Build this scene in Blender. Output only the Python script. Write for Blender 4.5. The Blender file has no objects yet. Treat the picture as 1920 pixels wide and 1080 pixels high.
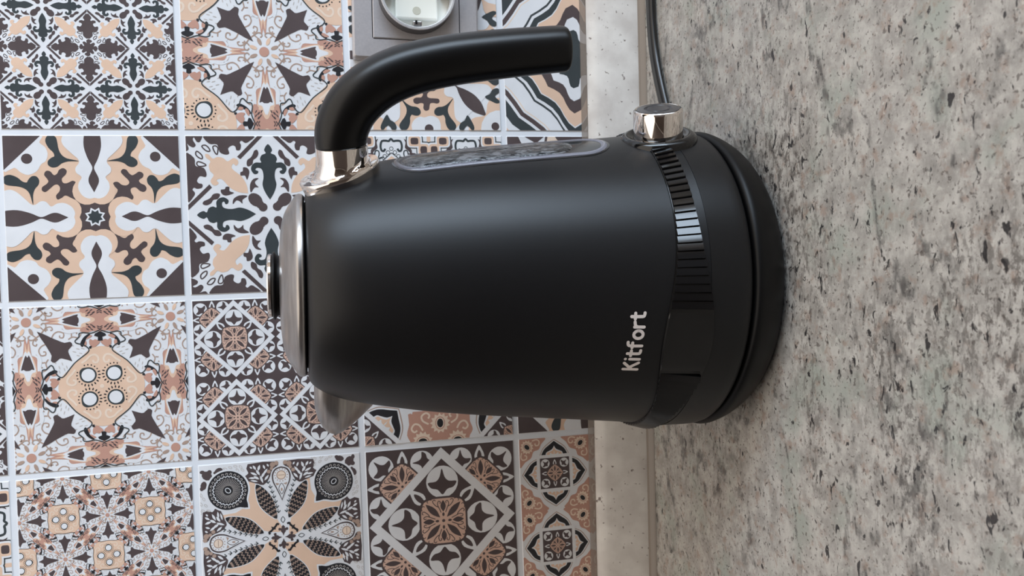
import bpy, bmesh, math, random
from math import pi, sin, cos, radians, hypot
from mathutils import Vector, Matrix

random.seed(7)
SC = bpy.context.scene
COL = SC.collection

# ------------------------------------------------------------------ camera
# The picture was taken with the phone held upright and is shown lying on its
# side: world "up" is the picture's left.
CAM_POS = Vector((-0.0040, -0.5580, 0.2242))
RIGHT = Vector((0.9997822, -0.0060707, -0.0199673))
DOWN = Vector((-0.0208345, -0.2347198, -0.9718398))
FWD = Vector((0.0012130, 0.9720441, -0.2347952))
cam_d = bpy.data.cameras.new('camera')
cam = bpy.data.objects.new('camera', cam_d)
COL.objects.link(cam)
m = Matrix.Identity(4)
for i in range(3):
    m[i][0] = DOWN[i]; m[i][1] = RIGHT[i]; m[i][2] = -FWD[i]; m[i][3] = CAM_POS[i]
cam.matrix_world = m
cam_d.sensor_fit = 'HORIZONTAL'
cam_d.sensor_width = 36.0
cam_d.lens = 1631.86 / 1920.0 * 36.0
cam_d.clip_start = 0.01
cam_d.dof.use_dof = True
cam_d.dof.focus_distance = 0.44
cam_d.dof.aperture_fstop = 24.0
SC.camera = cam

# ------------------------------------------------------------------ light
world = bpy.data.worlds.new('world'); SC.world = world
world.use_nodes = True
bg = world.node_tree.nodes['Background']
bg.inputs['Color'].default_value = (1.0, 0.90, 0.80, 1)
bg.inputs['Strength'].default_value = 1.75

def area(name, loc, target, sx, sy, power, color):
    d = bpy.data.lights.new(name, 'AREA'); d.shape = 'RECTANGLE'
    d.size = sx; d.size_y = sy; d.energy = power; d.color = color
    o = bpy.data.objects.new(name, d); COL.objects.link(o)
    o.location = loc
    o.rotation_euler = (Vector(target) - Vector(loc)).to_track_quat('-Z', 'Y').to_euler()
    return o
# daylight coming through the window of the right-hand wall
area('window_daylight', (2.225, -1.50, 0.60), (0.0, -1.50, 0.52), 1.10, 2.6, 112.0, (0.64, 0.81, 1.0))
SC.view_settings.view_transform = 'Standard'
SC.view_settings.look = 'None'
SC.view_settings.exposure = 0.0
SC.view_settings.gamma = 1.0
SC.view_settings.use_curve_mapping = False

# ------------------------------------------------------------------ helpers
def s2l(c):
    c = c / 255.0
    return c / 12.92 if c <= 0.04045 else ((c + 0.055) / 1.055) ** 2.4
def rgb(r, g, b): return (s2l(r), s2l(g), s2l(b), 1.0)

def mat(name, col, rough=0.5, metal=0.0, spec=0.5, coat=0.0):
    mt = bpy.data.materials.new(name); mt.use_nodes = True
    b = mt.node_tree.nodes['Principled BSDF']
    b.inputs['Base Color'].default_value = col
    b.inputs['Roughness'].default_value = rough
    b.inputs['Metallic'].default_value = metal
    b.inputs['Specular IOR Level'].default_value = spec
    b.inputs['Coat Weight'].default_value = coat
    return mt

def mottled(name, c0, c1, scale, rough=0.5, spec=0.5, detail=3.0, bump=0.0, metal=0.0, stretch=None):
    """procedural two-tone material"""
    mt = mat(name, c0, rough, metal, spec)
    nt = mt.node_tree; b = nt.nodes['Principled BSDF']
    tc = nt.nodes.new('ShaderNodeTexCoord')
    mp = nt.nodes.new('ShaderNodeMapping')
    nz = nt.nodes.new('ShaderNodeTexNoise')
    nz.inputs['Scale'].default_value = scale; nz.inputs['Detail'].default_value = detail
    if stretch: mp.inputs['Scale'].default_value = stretch
    rp = nt.nodes.new('ShaderNodeValToRGB')
    rp.color_ramp.elements[0].position = 0.3; rp.color_ramp.elements[0].color = c0
    rp.color_ramp.elements[1].position = 0.7; rp.color_ramp.elements[1].color = c1
    L = nt.links.new
    L(tc.outputs['Object'], mp.inputs['Vector']); L(mp.outputs['Vector'], nz.inputs['Vector'])
    L(nz.outputs['Fac'], rp.inputs['Fac']); L(rp.outputs['Color'], b.inputs['Base Color'])
    if bump:
        bp = nt.nodes.new('ShaderNodeBump'); bp.inputs['Strength'].default_value = bump
        bp.inputs['Distance'].default_value = 0.001
        L(nz.outputs['Fac'], bp.inputs['Height']); L(bp.outputs['Normal'], b.inputs['Normal'])
    return mt

class MB:
    def __init__(s): s.v = []; s.f = []; s.m = []
    def face(s, pts, mi=0):
        n = len(s.v); s.v += [tuple(p) for p in pts]; s.f.append(tuple(range(n, n + len(pts)))); s.m.append(mi)
    def grid(s, rows, closed=False, mi=0, capA=False, capB=False):
        """rows of equal-length point rings"""
        n0 = len(s.v); k = len(rows[0])
        for r in rows: s.v += [tuple(p) for p in r]
        for i in range(len(rows) - 1):
            for j in range(k if closed else k - 1):
                j2 = (j + 1) % k
                s.f.append((n0 + i * k + j, n0 + i * k + j2, n0 + (i + 1) * k + j2, n0 + (i + 1) * k + j)); s.m.append(mi)
        if capA: s.f.append(tuple(n0 + j for j in range(k))[::-1]); s.m.append(mi)
        if capB: s.f.append(tuple(n0 + (len(rows) - 1) * k + j for j in range(k))); s.m.append(mi)
    def box(s, x0, x1, y0, y1, z0, z1, mi=0):
        n = len(s.v)
        s.v += [(x, y, z) for z in (z0, z1) for y in (y0, y1) for x in (x0, x1)]
        for f in ((0, 2, 3, 1), (4, 5, 7, 6), (0, 1, 5, 4), (2, 6, 7, 3), (0, 4, 6, 2), (1, 3, 7, 5)):
            s.f.append(tuple(n + i for i in f)); s.m.append(mi)
    def mesh(s, name, mats, smooth=False, recalc=True, bevel=0.0, merge=False):
        me = bpy.data.meshes.new(name)
        me.from_pydata(s.v, [], s.f)
        for mt in mats: me.materials.append(mt)
        for p, mi in zip(me.polygons, s.m): p.material_index = mi
        if recalc or bevel or merge:
            bm = bmesh.new(); bm.from_mesh(me)
            if merge: bmesh.ops.remove_doubles(bm, verts=bm.verts, dist=1e-6)
            if bevel:
                bmesh.ops.bevel(bm, geom=[e for e in bm.edges], offset=bevel, segments=2, affect='EDGES', profile=0.5)
            bmesh.ops.recalc_face_normals(bm, faces=bm.faces)
            bm.to_mesh(me); bm.free()
        if smooth:
            for p in me.polygons: p.use_smooth = True
            if smooth != True:
                me.set_sharp_from_angle(angle=radians(smooth))
        me.update()
        return me
    def build(s, name, mats, parent=None, loc=None, **kw):
        if not isinstance(mats, (list, tuple)): mats = [mats]
        o = bpy.data.objects.new(name, s.mesh(name, mats, **kw)); COL.objects.link(o)
        if parent: o.parent = parent
        if loc: o.location = loc
        return o

def tag(o, label=None, cat=None, group=None, kind=None):
    if label: o['label'] = label
    if cat: o['category'] = cat
    if group: o['group'] = group
    if kind: o['kind'] = kind
    return o
def empty(name, loc, rz=0.0):
    o = bpy.data.objects.new(name, None); COL.objects.link(o)
    o.location = loc; o.rotation_euler = (0, 0, rz); o.empty_display_size = 0.03
    return o
def crom(pts, n=4, closed=True):
    """Catmull-Rom through the points"""
    out = []; k = len(pts)
    rng = range(k) if closed else range(k - 1)
    for i in rng:
        if closed: p0, p1, p2, p3 = pts[i - 1], pts[i], pts[(i + 1) % k], pts[(i + 2) % k]
        else: p0, p1, p2, p3 = pts[max(i - 1, 0)], pts[i], pts[i + 1], pts[min(i + 2, k - 1)]
        for j in range(n):
            t = j / n; t2 = t * t; t3 = t2 * t
            out.append(tuple(0.5 * (2 * b + (c - a) * t + (2 * a - 5 * b + 4 * c - d) * t2 + (3 * b - a - 3 * c + d) * t3)
                             for a, b, c, d in zip(p0, p1, p2, p3)))
    if not closed: out.append(tuple(pts[-1]))
    return out
def interp(x, xs, ys):
    if x <= xs[0]: return ys[0]
    for i in range(len(xs) - 1):
        if x <= xs[i + 1]:
            t = (x - xs[i]) / (xs[i + 1] - xs[i]); return ys[i] + t * (ys[i + 1] - ys[i])
    return ys[-1]

# ------------------------------------------------------------------ materials
PRINT = ['W', 'P', 'K', 'D', 'G', 'C', 'B', 'L', 'N', 'T']
PCOL = {'W': (228, 230, 234), 'P': (228, 196, 172), 'K': (196, 152, 136), 'D': (84, 73, 74), 'G': (60, 67, 70),
        'C': (234, 214, 196), 'B': (176, 152, 138), 'L': (196, 190, 186), 'N': (44, 44, 48), 'T': (216, 182, 165)}
PNAME = {'W': 'print_white', 'P': 'print_peach', 'K': 'print_rose', 'D': 'print_brown', 'G': 'print_slate',
         'C': 'print_cream', 'B': 'print_taupe', 'L': 'print_light_grey', 'N': 'print_black', 'T': 'print_tan'}
PM = []
for k in PRINT:
    c = PCOL[k]
    a = rgb(*[max(0, x - 5) for x in c]); b = rgb(*[min(255, x + 4) for x in c])
    PM.append(mottled(PNAME[k], a, b, 55.0, rough=0.38, spec=0.4, detail=6.0))
M_GROUT = mottled('grout', rgb(226, 231, 238), rgb(232, 236, 242), 60.0, rough=0.4)
M_BLACK = mottled('matte_black_paint', rgb(13, 13, 15), rgb(16, 16, 18), 900.0, rough=0.40, spec=0.36)
M_HANDLE = mat('handle_black', rgb(7, 7, 8), rough=0.34, spec=0.34)
M_GLOSS = mat('gloss_black_plastic', rgb(8, 8, 9), rough=0.14, spec=0.5)
M_DARK = mat('dark_recess', rgb(6, 6, 7), rough=0.6, spec=0.2)
M_STAND = mat('stand_black_plastic', rgb(6, 6, 7), rough=0.45, spec=0.22)
M_CHROME = mat('chrome', rgb(235, 228, 222), rough=0.05, metal=1.0)
M_STEEL = mottled('brushed_steel', rgb(152, 148, 146), rgb(182, 178, 175), 60.0, rough=0.30, metal=1.0, stretch=(1, 1, 14), detail=6)
M_LOGO = mat('logo_silver', rgb(222, 214, 210), rough=0.4, metal=0.0)
M_SOCKET = mottled('socket_silver', rgb(176, 173, 176), rgb(184, 181, 183), 700.0, rough=0.34, metal=0.25, spec=0.5)
M_SOCKWHITE = mat('socket_white', rgb(238, 238, 228), rough=0.3)
M_SOCKSHADE = mat('socket_ring_shade', rgb(96, 94, 96), rough=0.35, metal=0.3)  # shade on the ring's outer side, put into the colour as dark grey
M_RINGLIP = mat('socket_ring_lip', rgb(226, 228, 232), rough=0.25, metal=0.5)
M_CORD = mat('cord_black', rgb(14, 14, 15), rough=0.3)
M_LIP = mat('clear_sealing_lip', rgb(150, 138, 128), rough=0.2)
b = M_LIP.node_tree.nodes['Principled BSDF']; b.inputs['Alpha'].default_value = 0.40
M_LIP2 = mat('brown_sealing_lip', rgb(128, 118, 108), rough=0.3)
M_FRAMECLEAR = mat('clear_plastic', rgb(170, 172, 180), rough=0.08)
b = M_FRAMECLEAR.node_tree.nodes['Principled BSDF']; b.inputs['Alpha'].default_value = 0.45

def granite():
    mt = mat('granite', rgb(180, 170, 155), rough=0.22, spec=0.5)
    nt = mt.node_tree; b = nt.nodes['Principled BSDF']; L = nt.links.new
    tc = nt.nodes.new('ShaderNodeTexCoord')
    def noise(scale, detail=4.0, rough=0.55, dist=0.0, off=0.0, str_=(1, 1, 1)):
        mp = nt.nodes.new('ShaderNodeMapping'); mp.inputs['Location'].default_value = (off, off * 0.7, 0)
        mp.inputs['Scale'].default_value = str_
        n = nt.nodes.new('ShaderNodeTexNoise'); n.inputs['Scale'].default_value = scale
        n.inputs['Detail'].default_value = detail; n.inputs['Roughness'].default_value = rough
        n.inputs['Distortion'].default_value = dist
        L(tc.outputs['Object'], mp.inputs['Vector']); L(mp.outputs['Vector'], n.inputs['Vector'])
        return n.outputs['Fac']
    def ramp(fac, p0, p1):
        r = nt.nodes.new('ShaderNodeMapRange'); r.interpolation_type = 'SMOOTHSTEP'
        r.inputs['From Min'].default_value = p0; r.inputs['From Max'].default_value = p1
        L(fac, r.inputs['Value']); return r.outputs['Result']
    def mix(fac, a, c):
        mx = nt.nodes.new('ShaderNodeMix'); mx.data_type = 'RGBA'
        L(fac, mx.inputs['Factor'])
        for s, v in ((6, a), (7, c)):
            if isinstance(v, tuple): mx.inputs[s].default_value = v
            else: L(v, mx.inputs[s])
        return mx.outputs[2]
    def mth(op, a, c):
        n = nt.nodes.new('ShaderNodeMath'); n.operation = op
        for s, v in ((0, a), (1, c)):
            if isinstance(v, (int, float)): n.inputs[s].default_value = v
            else: L(v, n.inputs[s])
        return n.outputs[0]
    col = mix(ramp(noise(75, 6, 0.7), 0.36, 0.64), rgb(150, 146, 140), rgb(186, 182, 175))
    col = mix(ramp(noise(30, 4, off=3.1), 0.50, 0.72), col, rgb(156, 160, 151))          # greenish drifts
    col = mix(mth('MULTIPLY', ramp(noise(120, 5, 0.65, off=7.7), 0.52, 0.68), 0.65), col, rgb(148, 127, 114))   # pink-brown grains
    zone = ramp(noise(9, 4, 0.6, 0.8, off=1.3, str_=(0.6, 1.2, 1)), 0.46, 0.66)          # zones rich in dark mineral
    grain = ramp(noise(240, 5, 0.7, 0.3, off=2.2, str_=(0.65, 1.15, 1)), 0.47, 0.60)
    col = mix(mth('MULTIPLY', mth('MULTIPLY', zone, grain), 0.75), col, rgb(82, 76, 72))
    fine = ramp(noise(420, 4, 0.6, 0.3, off=5.5), 0.57, 0.65)
    col = mix(mth('MULTIPLY', fine, 0.7), col, rgb(80, 72, 68))
    dens = mth('ADD', mth('MULTIPLY', zone, 0.045), noise(200, 3, 0.6, 0.5, off=9.1, str_=(0.62, 1.2, 1)))
    dk = ramp(dens, 0.630, 0.690)
    col = mix(mth('MULTIPLY', dk, 0.92), col, rgb(38, 36, 38))
    vein = ramp(noise(5, 6, 0.62, 0.4, off=4.4, str_=(0.45, 1.6, 1)), 0.478, 0.5)
    vein2 = ramp(noise(5, 6, 0.62, 0.4, off=4.4, str_=(0.45, 1.6, 1)), 0.522, 0.5)
    vn = mth('MULTIPLY', mth('MULTIPLY', vein, vein2), ramp(noise(90, 4, 0.6, off=6.1), 0.45, 0.62))
    col = mix(mth('MULTIPLY', vn, 0.7), col, rgb(58, 56, 56))
    wh = ramp(noise(330, 2, 0.5, off=12.0), 0.64, 0.74)
    col = mix(mth('MULTIPLY', wh, 0.5), col, rgb(200, 197, 188))
    L(col, b.inputs['Base Color'])
    return mt
M_GRANITE = granite()

def plinth_mat():
    mt = mat('speckled_plinth', rgb(206, 203, 198), rough=0.35)
    nt = mt.node_tree; b = nt.nodes['Principled BSDF']; L = nt.links.new
    tc = nt.nodes.new('ShaderNodeTexCoord')
    n1 = nt.nodes.new('ShaderNodeTexNoise'); n1.inputs['Scale'].default_value = 60; n1.inputs['Detail'].default_value = 5
    r1 = nt.nodes.new('ShaderNodeValToRGB'); r1.color_ramp.elements[0].position = .35; r1.color_ramp.elements[1].position = .65
    r1.color_ramp.elements[0].color = rgb(196, 191, 186); r1.color_ramp.elements[1].color = rgb(218, 215, 210)
    n2 = nt.nodes.new('ShaderNodeTexNoise'); n2.inputs['Scale'].default_value = 330; n2.inputs['Detail'].default_value = 2
    n3 = nt.nodes.new('ShaderNodeTexNoise'); n3.inputs['Scale'].default_value = 120; n3.inputs['Detail'].default_value = 3
    m1 = nt.nodes.new('ShaderNodeMapRange'); m1.inputs['From Min'].default_value = .67; m1.inputs['From Max'].default_value = .73
    m2 = nt.nodes.new('ShaderNodeMapRange'); m2.inputs['From Min'].default_value = .71; m2.inputs['From Max'].default_value = .74
    x1 = nt.nodes.new('ShaderNodeMix'); x1.data_type = 'RGBA'; x1.inputs[7].default_value = rgb(120, 110, 104)
    x2 = nt.nodes.new('ShaderNodeMix'); x2.data_type = 'RGBA'; x2.inputs[7].default_value = rgb(110, 96, 90)
    for n in (n1, n2, n3): L(tc.outputs['Object'], n.inputs['Vector'])
    L(n1.outputs['Fac'], r1.inputs['Fac']); L(n2.outputs['Fac'], m1.inputs['Value']); L(n3.outputs['Fac'], m2.inputs['Value'])
    L(m1.outputs[0], x1.inputs['Factor']); L(r1.outputs['Color'], x1.inputs[6])
    L(m2.outputs[0], x2.inputs['Factor']); L(x1.outputs[2], x2.inputs[6]); L(x2.outputs[2], b.inputs['Base Color'])
    return mt
M_PLINTH = plinth_mat()

def window_pane_mat():
    """tinted gauge window: dark, wet and rippled where water stands"""
    mt = mat('gauge_pane', rgb(70, 72, 76), rough=0.10, spec=0.6)
    nt = mt.node_tree; b = nt.nodes['Principled BSDF']; L = nt.links.new
    tc = nt.nodes.new('ShaderNodeTexCoord'); mp = nt.nodes.new('ShaderNodeMapping')
    mp.inputs['Scale'].default_value = (1.0, 1.0, 0.35)
    n = nt.nodes.new('ShaderNodeTexNoise'); n.inputs['Scale'].default_value = 420; n.inputs['Detail'].default_value = 4
    n.inputs['Distortion'].default_value = 1.2
    r = nt.nodes.new('ShaderNodeValToRGB'); r.color_ramp.elements[0].position = .42; r.color_ramp.elements[1].position = .62
    r.color_ramp.elements[0].color = rgb(24, 25, 28); r.color_ramp.elements[1].color = rgb(128, 130, 134)
    bp = nt.nodes.new('ShaderNodeBump'); bp.inputs['Strength'].default_value = 0.7; bp.inputs['Distance'].default_value = 0.0008
    L(tc.outputs['Object'], mp.inputs['Vector']); L(mp.outputs['Vector'], n.inputs['Vector'])
    L(n.outputs['Fac'], r.inputs['Fac']); L(r.outputs['Color'], b.inputs['Base Color'])
    L(n.outputs['Fac'], bp.inputs['Height']); L(bp.outputs['Normal'], b.inputs['Normal'])
    return mt
M_PANE = window_pane_mat()

# ------------------------------------------------------------------ room shell
def struct(o): o['kind'] = 'structure'; return o
wall = MB(); wall.box(-1.5, 2.30, 0.0, 0.10, -0.9, 2.1)
wall_back = struct(wall.build('wall_back', M_GROUT))

M_ROOM = mottled('room_plaster', rgb(232, 218, 202), rgb(240, 227, 212), 3.0, rough=0.8)
M_FRAMEW = mat('window_frame_white', rgb(235, 235, 235), rough=0.4)
w = MB()
for (y0, y1, z0, z1) in ((-2.6, -2.08, -0.9, 2.1), (-0.92, -0.001, -0.9, 2.1), (-2.08, -0.92, -0.9, -0.74), (-2.08, -0.92, 1.94, 2.1)):
    w.box(2.25, 2.30, y0, y1, z0, z1)
struct(w.build('wall_right', M_ROOM))
w = MB()
for (y0, y1, z0, z1) in ((-2.078, -2.03, -0.738, 1.938), (-0.97, -0.922, -0.738, 1.938), (-2.03, -0.97, -0.738, -0.69), (-2.03, -0.97, 1.89, 1.938)):
    w.box(2.252, 2.285, y0, y1, z0, z1)
struct(w.build('window_1', M_FRAMEW))
M_DARKWALL = mottled('dark_unseen_wall', rgb(44, 34, 28), rgb(56, 44, 36), 6.0, rough=0.6, stretch=(1, 1, 8))  # unseen walls, made dark so the kettle's front and left reflect little
w = MB(); w.box(-1.5, 2.30, -2.65, -2.602, -0.9, 2.1); struct(w.build('wall_front', M_DARKWALL))
w = MB(); w.box(-1.56, -1.502, -2.6, -0.001, -0.9, 2.1); struct(w.build('wall_left', M_DARKWALL))

# ------------------------------------------------------------------ tile print designs
# Every design is a stack of flat printed shapes in tile units (-1..1).
def AF(cx, cy, exx, exy, eyx, eyy):
    det = exx * eyy - exy * eyx
    def f(pts):
        return [(((x - cx) * eyy - (y - cy) * eyx) / det, ((y - cy) * exx - (x - cx) * exy) / det) for x, y in pts]
    return f
def op(p, k, mir):
    x, y = p
    if mir: x = -x
    for _ in range(k): x, y = -y, x
    return (x, y)
class Design:
    def __init__(s, bgc='W'): s.bg = bgc; s.P = []
    def put(s, polys, c, L, sym=''):
        if polys and isinstance(polys[0][0], (int, float)): polys = [polys]
        ops = {'': [(0, 0)], 'c4': [(k, 0) for k in range(4)], 'd4': [(k, q) for k in range(4) for q in (0, 1)], 'm': [(0, 0), (0, 1)]}[sym]
        for k, q in ops:
            for pl in polys: s.P.append(([op(p, k, q) for p in pl], c, L))
    def include(s, other, sc=1.0, rot=0.0, dx=0.0, dy=0.0, L0=0, keep=None, bgquad=True):
        c_, s_ = cos(rot) * sc, sin(rot) * sc
        T = lambda p: (c_ * p[0] - s_ * p[1] + dx, s_ * p[0] + c_ * p[1] + dy)
        if bgquad: s.P.append(([T(p) for p in ((-1, -1), (1, -1), (1, 1), (-1, 1))], other.bg, L0))
        for pl, c, L in other.P:
            q = [T(p) for p in pl]
            xs = [p[0] for p in q]; ys = [p[1] for p in q]
            if max(xs) < -1 or min(xs) > 1 or max(ys) < -1 or min(ys) > 1: continue
            if keep:
                q = clip_poly(q, keep)
                if len(q) < 3: continue
            s.P.append((q, c, L + L0 + 1))
def clip_half(pts, a, b_, c):
    out = []; n = len(pts)
    for i in range(n):
        p, q = pts[i], pts[(i + 1) % n]
        dp = a * p[0] + b_ * p[1] - c; dq = a * q[0] + b_ * q[1] - c
        if dp <= 0: out.append(p)
        if (dp < 0 < dq) or (dq < 0 < dp):
            t = dp / (dp - dq); out.append((p[0] + t * (q[0] - p[0]), p[1] + t * (q[1] - p[1])))
    return out
def clip_poly(pts, planes):
    for a, b_, c in planes:
        pts = clip_half(pts, a, b_, c)
        if len(pts) < 3: return []
    return pts
def sp(pts, n=3): return crom(pts, n)
def ell(cx, cy, rx, ry=None, rot=0.0, n=18):
    ry = rx if ry is None else ry
    return [(cx + rx * cos(t) * cos(rot) - ry * sin(t) * sin(rot), cy + rx * cos(t) * sin(rot) + ry * sin(t) * cos(rot)) for t in [2 * pi * i / n for i in range(n)]]
def ln(pts, w, n=3, closed=False, smooth=True):
    q = crom(pts, n, closed) if smooth else list(pts)
    if closed: q = q + [q[0]]
    L = []; R = []
    for i, p in enumerate(q):
        a = q[max(i - 1, 0)]; c = q[min(i + 1, len(q) - 1)]
        if closed and i in (0, len(q) - 1): a = q[-2]; c = q[1]
        dx, dy = c[0] - a[0], c[1] - a[1]; d = hypot(dx, dy) or 1
        L.append((p[0] - dy / d * w / 2, p[1] + dx / d * w / 2)); R.append((p[0] + dy / d * w / 2, p[1] - dx / d * w / 2))
    return [[L[i], L[i + 1], R[i + 1], R[i]] for i in range(len(q) - 1)]
def mir(half): return half + [(-x, y) for x, y in half[::-1] if abs(x) > 1e-6]
def mird(half): return half + [(y, x) for x, y in half[::-1] if abs(x - y) > 1e-6]
def lens(x0, y0, x1, y1, w, n=6):
    dx, dy = x1 - x0, y1 - y0; d = hypot(dx, dy); nx, ny = -dy / d, dx / d
    a = [(x0 + dx * i / n + nx * w * sin(pi * i / n), y0 + dy * i / n + ny * w * sin(pi * i / n)) for i in range(n + 1)]
    b_ = [(x0 + dx * i / n - nx * w * sin(pi * i / n), y0 + dy * i / n - ny * w * sin(pi * i / n)) for i in range(n - 1, 0, -1)]
    return a + b_

# --- peach tile with lobed white arms and slate leaves
def design_lobes():
    d = Design('P'); f = AF(560, 536, 530, -10, 19, 486)
    d.put(sp(f([(8, 40), (236, 50), (230, 98), (264, 126), (279, 166), (268, 208), (240, 228), (216, 268), (166, 291), (120, 275), (86, 250), (14, 264)])), 'W', 1, 'c4')
    d.put([(-1, -1), (-.57, -1), (-1, -.57)], 'D', 2, 'c4')
    d.put(ell(-.735, -.715, .062), 'D', 2, 'c4')
    d.put(sp(f([(265, 92), (274, 62), (300, 53), (326, 66), (336, 98), (342, 132), (358, 166), (392, 190), (466, 205), (402, 208), (362, 220), (336, 240), (305, 245), (281, 230), (281, 206), (302, 187), (318, 178), (310, 155), (284, 130)])), 'G', 2, 'd4')
    leaf = f([(500, 480), (440, 425), (425, 372), (445, 335), (425, 322), (395, 336), (370, 335), (362, 310), (385, 285), (390, 262), (370, 248), (346, 258), (335, 280), (315, 290), (294, 268), (270, 266), (258, 288), (274, 310), (283, 328), (270, 345), (248, 360), (245, 380), (265, 390), (290, 372), (315, 350), (335, 345), (350, 360), (348, 385), (328, 410), (335, 432), (355, 430), (380, 410), (410, 420), (440, 445), (490, 490)])
    d.put(sp(leaf), 'D', 1, 'c4')
    d.put(sp([(0, -.21), (.06, -.15), (.17, -.17), (.15, -.06)]) and mird([(0, -.21), (.05, -.16), (.19, -.19)]) and [(0, -.21), (.19, -.19), (.21, 0), (.19, .19), (0, .21), (-.19, .19), (-.21, 0), (-.19, -.19)], 'D', 2)
    for s in (-1, 1):
        d.put(ell(s * .085, -.315, .16, .165), 'P', 3, 'c4')
    arm = [(-.33, -1), (-.345, -.93), (-.315, -.86), (-.23, -.77), (-.168, -.71), (-.16, -.66), (-.2, -.6), (-.192, -.54), (-.135, -.487), (-.17, -.42), (-.175, -.34), (-.13, -.26), (-.06, -.225), (0, -.235)]
    d.put(mir(crom(arm, 3, False)), 'W', 4, 'c4')
    ls = [(0, -1.2), (-.05, -1.1), (-.09, -1), (-.098, -.86), (-.06, -.72), (-.017, -.63), (-.01, -.595), (-.02, -.56), (-.055, -.48), (-.056, -.42), (-.03, -.36), (0, -.3)]
    d.put(mir(crom(ls, 3, False)), 'D', 5, 'c4')
    def star(r0, r1): return [((r0 if i % 2 == 0 else r1) * sin(pi * i / 8), -(r0 if i % 2 == 0 else r1) * cos(pi * i / 8)) for i in range(16)]
    rot8 = lambda ps: [(x * cos(pi / 8) - y * sin(pi / 8), x * sin(pi / 8) + y * cos(pi / 8)) for x, y in ps]
    d.put(rot8(star(.122, .085)), 'W', 4); d.put(rot8(star(.092, .062)), 'G', 5)
    return d

# --- same pattern turned 45 degrees, with corner dots
def design_lobes_turned(base):
    d = Design('W'); 
    d.put([(-1.0, -.95), (-.95, -1.0), (.95, -1), (1, -.95), (1, .95), (.95, 1), (-.95, 1), (-1, .95)], 'W', 0)
    d.put(ell(-.9, -.9, .25), 'W', 1, 'c4')
    d.include(base, .95, pi / 4, L0=1)
    d.put(sp([(.55, 1), (.6, .84), (.76, .8), (.8, .76), (.84, .6), (1, .55), (1.05, .6), (1.05, 1.05), (.6, 1.05)]), 'P', 10, 'c4')
    d.put(ell(.98, .98, .26), 'W', 11, 'c4')
    d.put(ell(.92, .94, .055), 'D', 12, 'c4')
    d.put(sp([(.50, .86), (.44, .90), (.42, .97), (.47, 1.0), (.53, .93), (.6, 1.0), (.63, .96), (.6, .88), (.54, .79)]), 'G', 11, 'd4')
    return d

# --- slate fleurs on white, taupe leaves
def design_fleurs():
    d = Design('W'); f = AF(569, 515, 490, -8, 18, 474)
    fl = [(x if i else 0, y) for i, (x, y) in enumerate(f([(556, 92), (540, 105), (530, 130), (540, 148), (515, 160), (505, 185), (512, 205), (480, 205), (457, 222), (452, 250), (470, 275), (490, 272), (495, 258), (478, 250), (487, 238), (512, 242), (524, 268), (526, 300), (520, 340), (538, 388)]))] + [(0, -.18)]
    d.put(mir(crom(fl, 3, False)), 'G', 2, 'c4')
    d.put(ell(-.18, -.18, .098, .075, pi / 4), 'D', 2, 'c4'); d.put(ell(-.09, -.085, .055), 'D', 2, 'c4'); d.put(ell(-.125, -.12, .05), 'D', 2, 'c4')
    pf = f([(437, 388), (425, 340), (395, 290), (350, 255), (336, 236), (345, 214), (362, 226), (376, 210), (370, 190), (345, 180), (312, 200), (285, 180), (250, 175), (225, 185), (200, 160), (180, 158)])
    pf[0] = (sum(pf[0]) / 2,) * 2; pf[-1] = (sum(pf[-1]) / 2,) * 2
    d.put(mird(crom(pf, 3, False)), 'P', 2, 'c4')
    for c in ([(470, 135), (487, 128), (496, 150), (485, 175), (465, 190), (460, 215), (435, 230), (425, 215), (430, 190), (450, 175), (462, 155)],
              [(405, 235), (430, 240), (442, 265), (428, 310), (415, 285), (390, 285), (388, 265), (402, 258)],
              [(497, 300), (465, 305), (445, 340), (450, 387), (472, 357), (497, 355), (480, 338), (476, 320)]):
        d.put(sp(f(c)), 'D', 2, 'd4')
    d.put(f([(522, 44), (490, 44), (368, 172), (388, 186)]), 'D', 2, 'd4')
    d.put(sp(f([(183, 40), (202, 95), (250, 100), (265, 145), (300, 160), (322, 152), (315, 122), (340, 104), (358, 112), (364, 132), (386, 130), (392, 102), (384, 85), (396, 75), (416, 88), (440, 78), (458, 40)])), 'D', 2, 'd4')
    d.put(sp(f([(50, 40), (158, 40), (150, 85), (130, 85), (115, 60), (108, 75), (125, 105), (110, 120), (85, 108), (75, 98), (84, 132), (50, 142)])), 'D', 2, 'c4')
    for c in ([(160, 112), (180, 105), (200, 120), (208, 140), (185, 138)], [(225, 115), (240, 108), (255, 122), (250, 160), (234, 142)]):
        d.put(ln(f(c), .016, closed=True), 'D', 2, 'd4')
    return d

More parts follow.
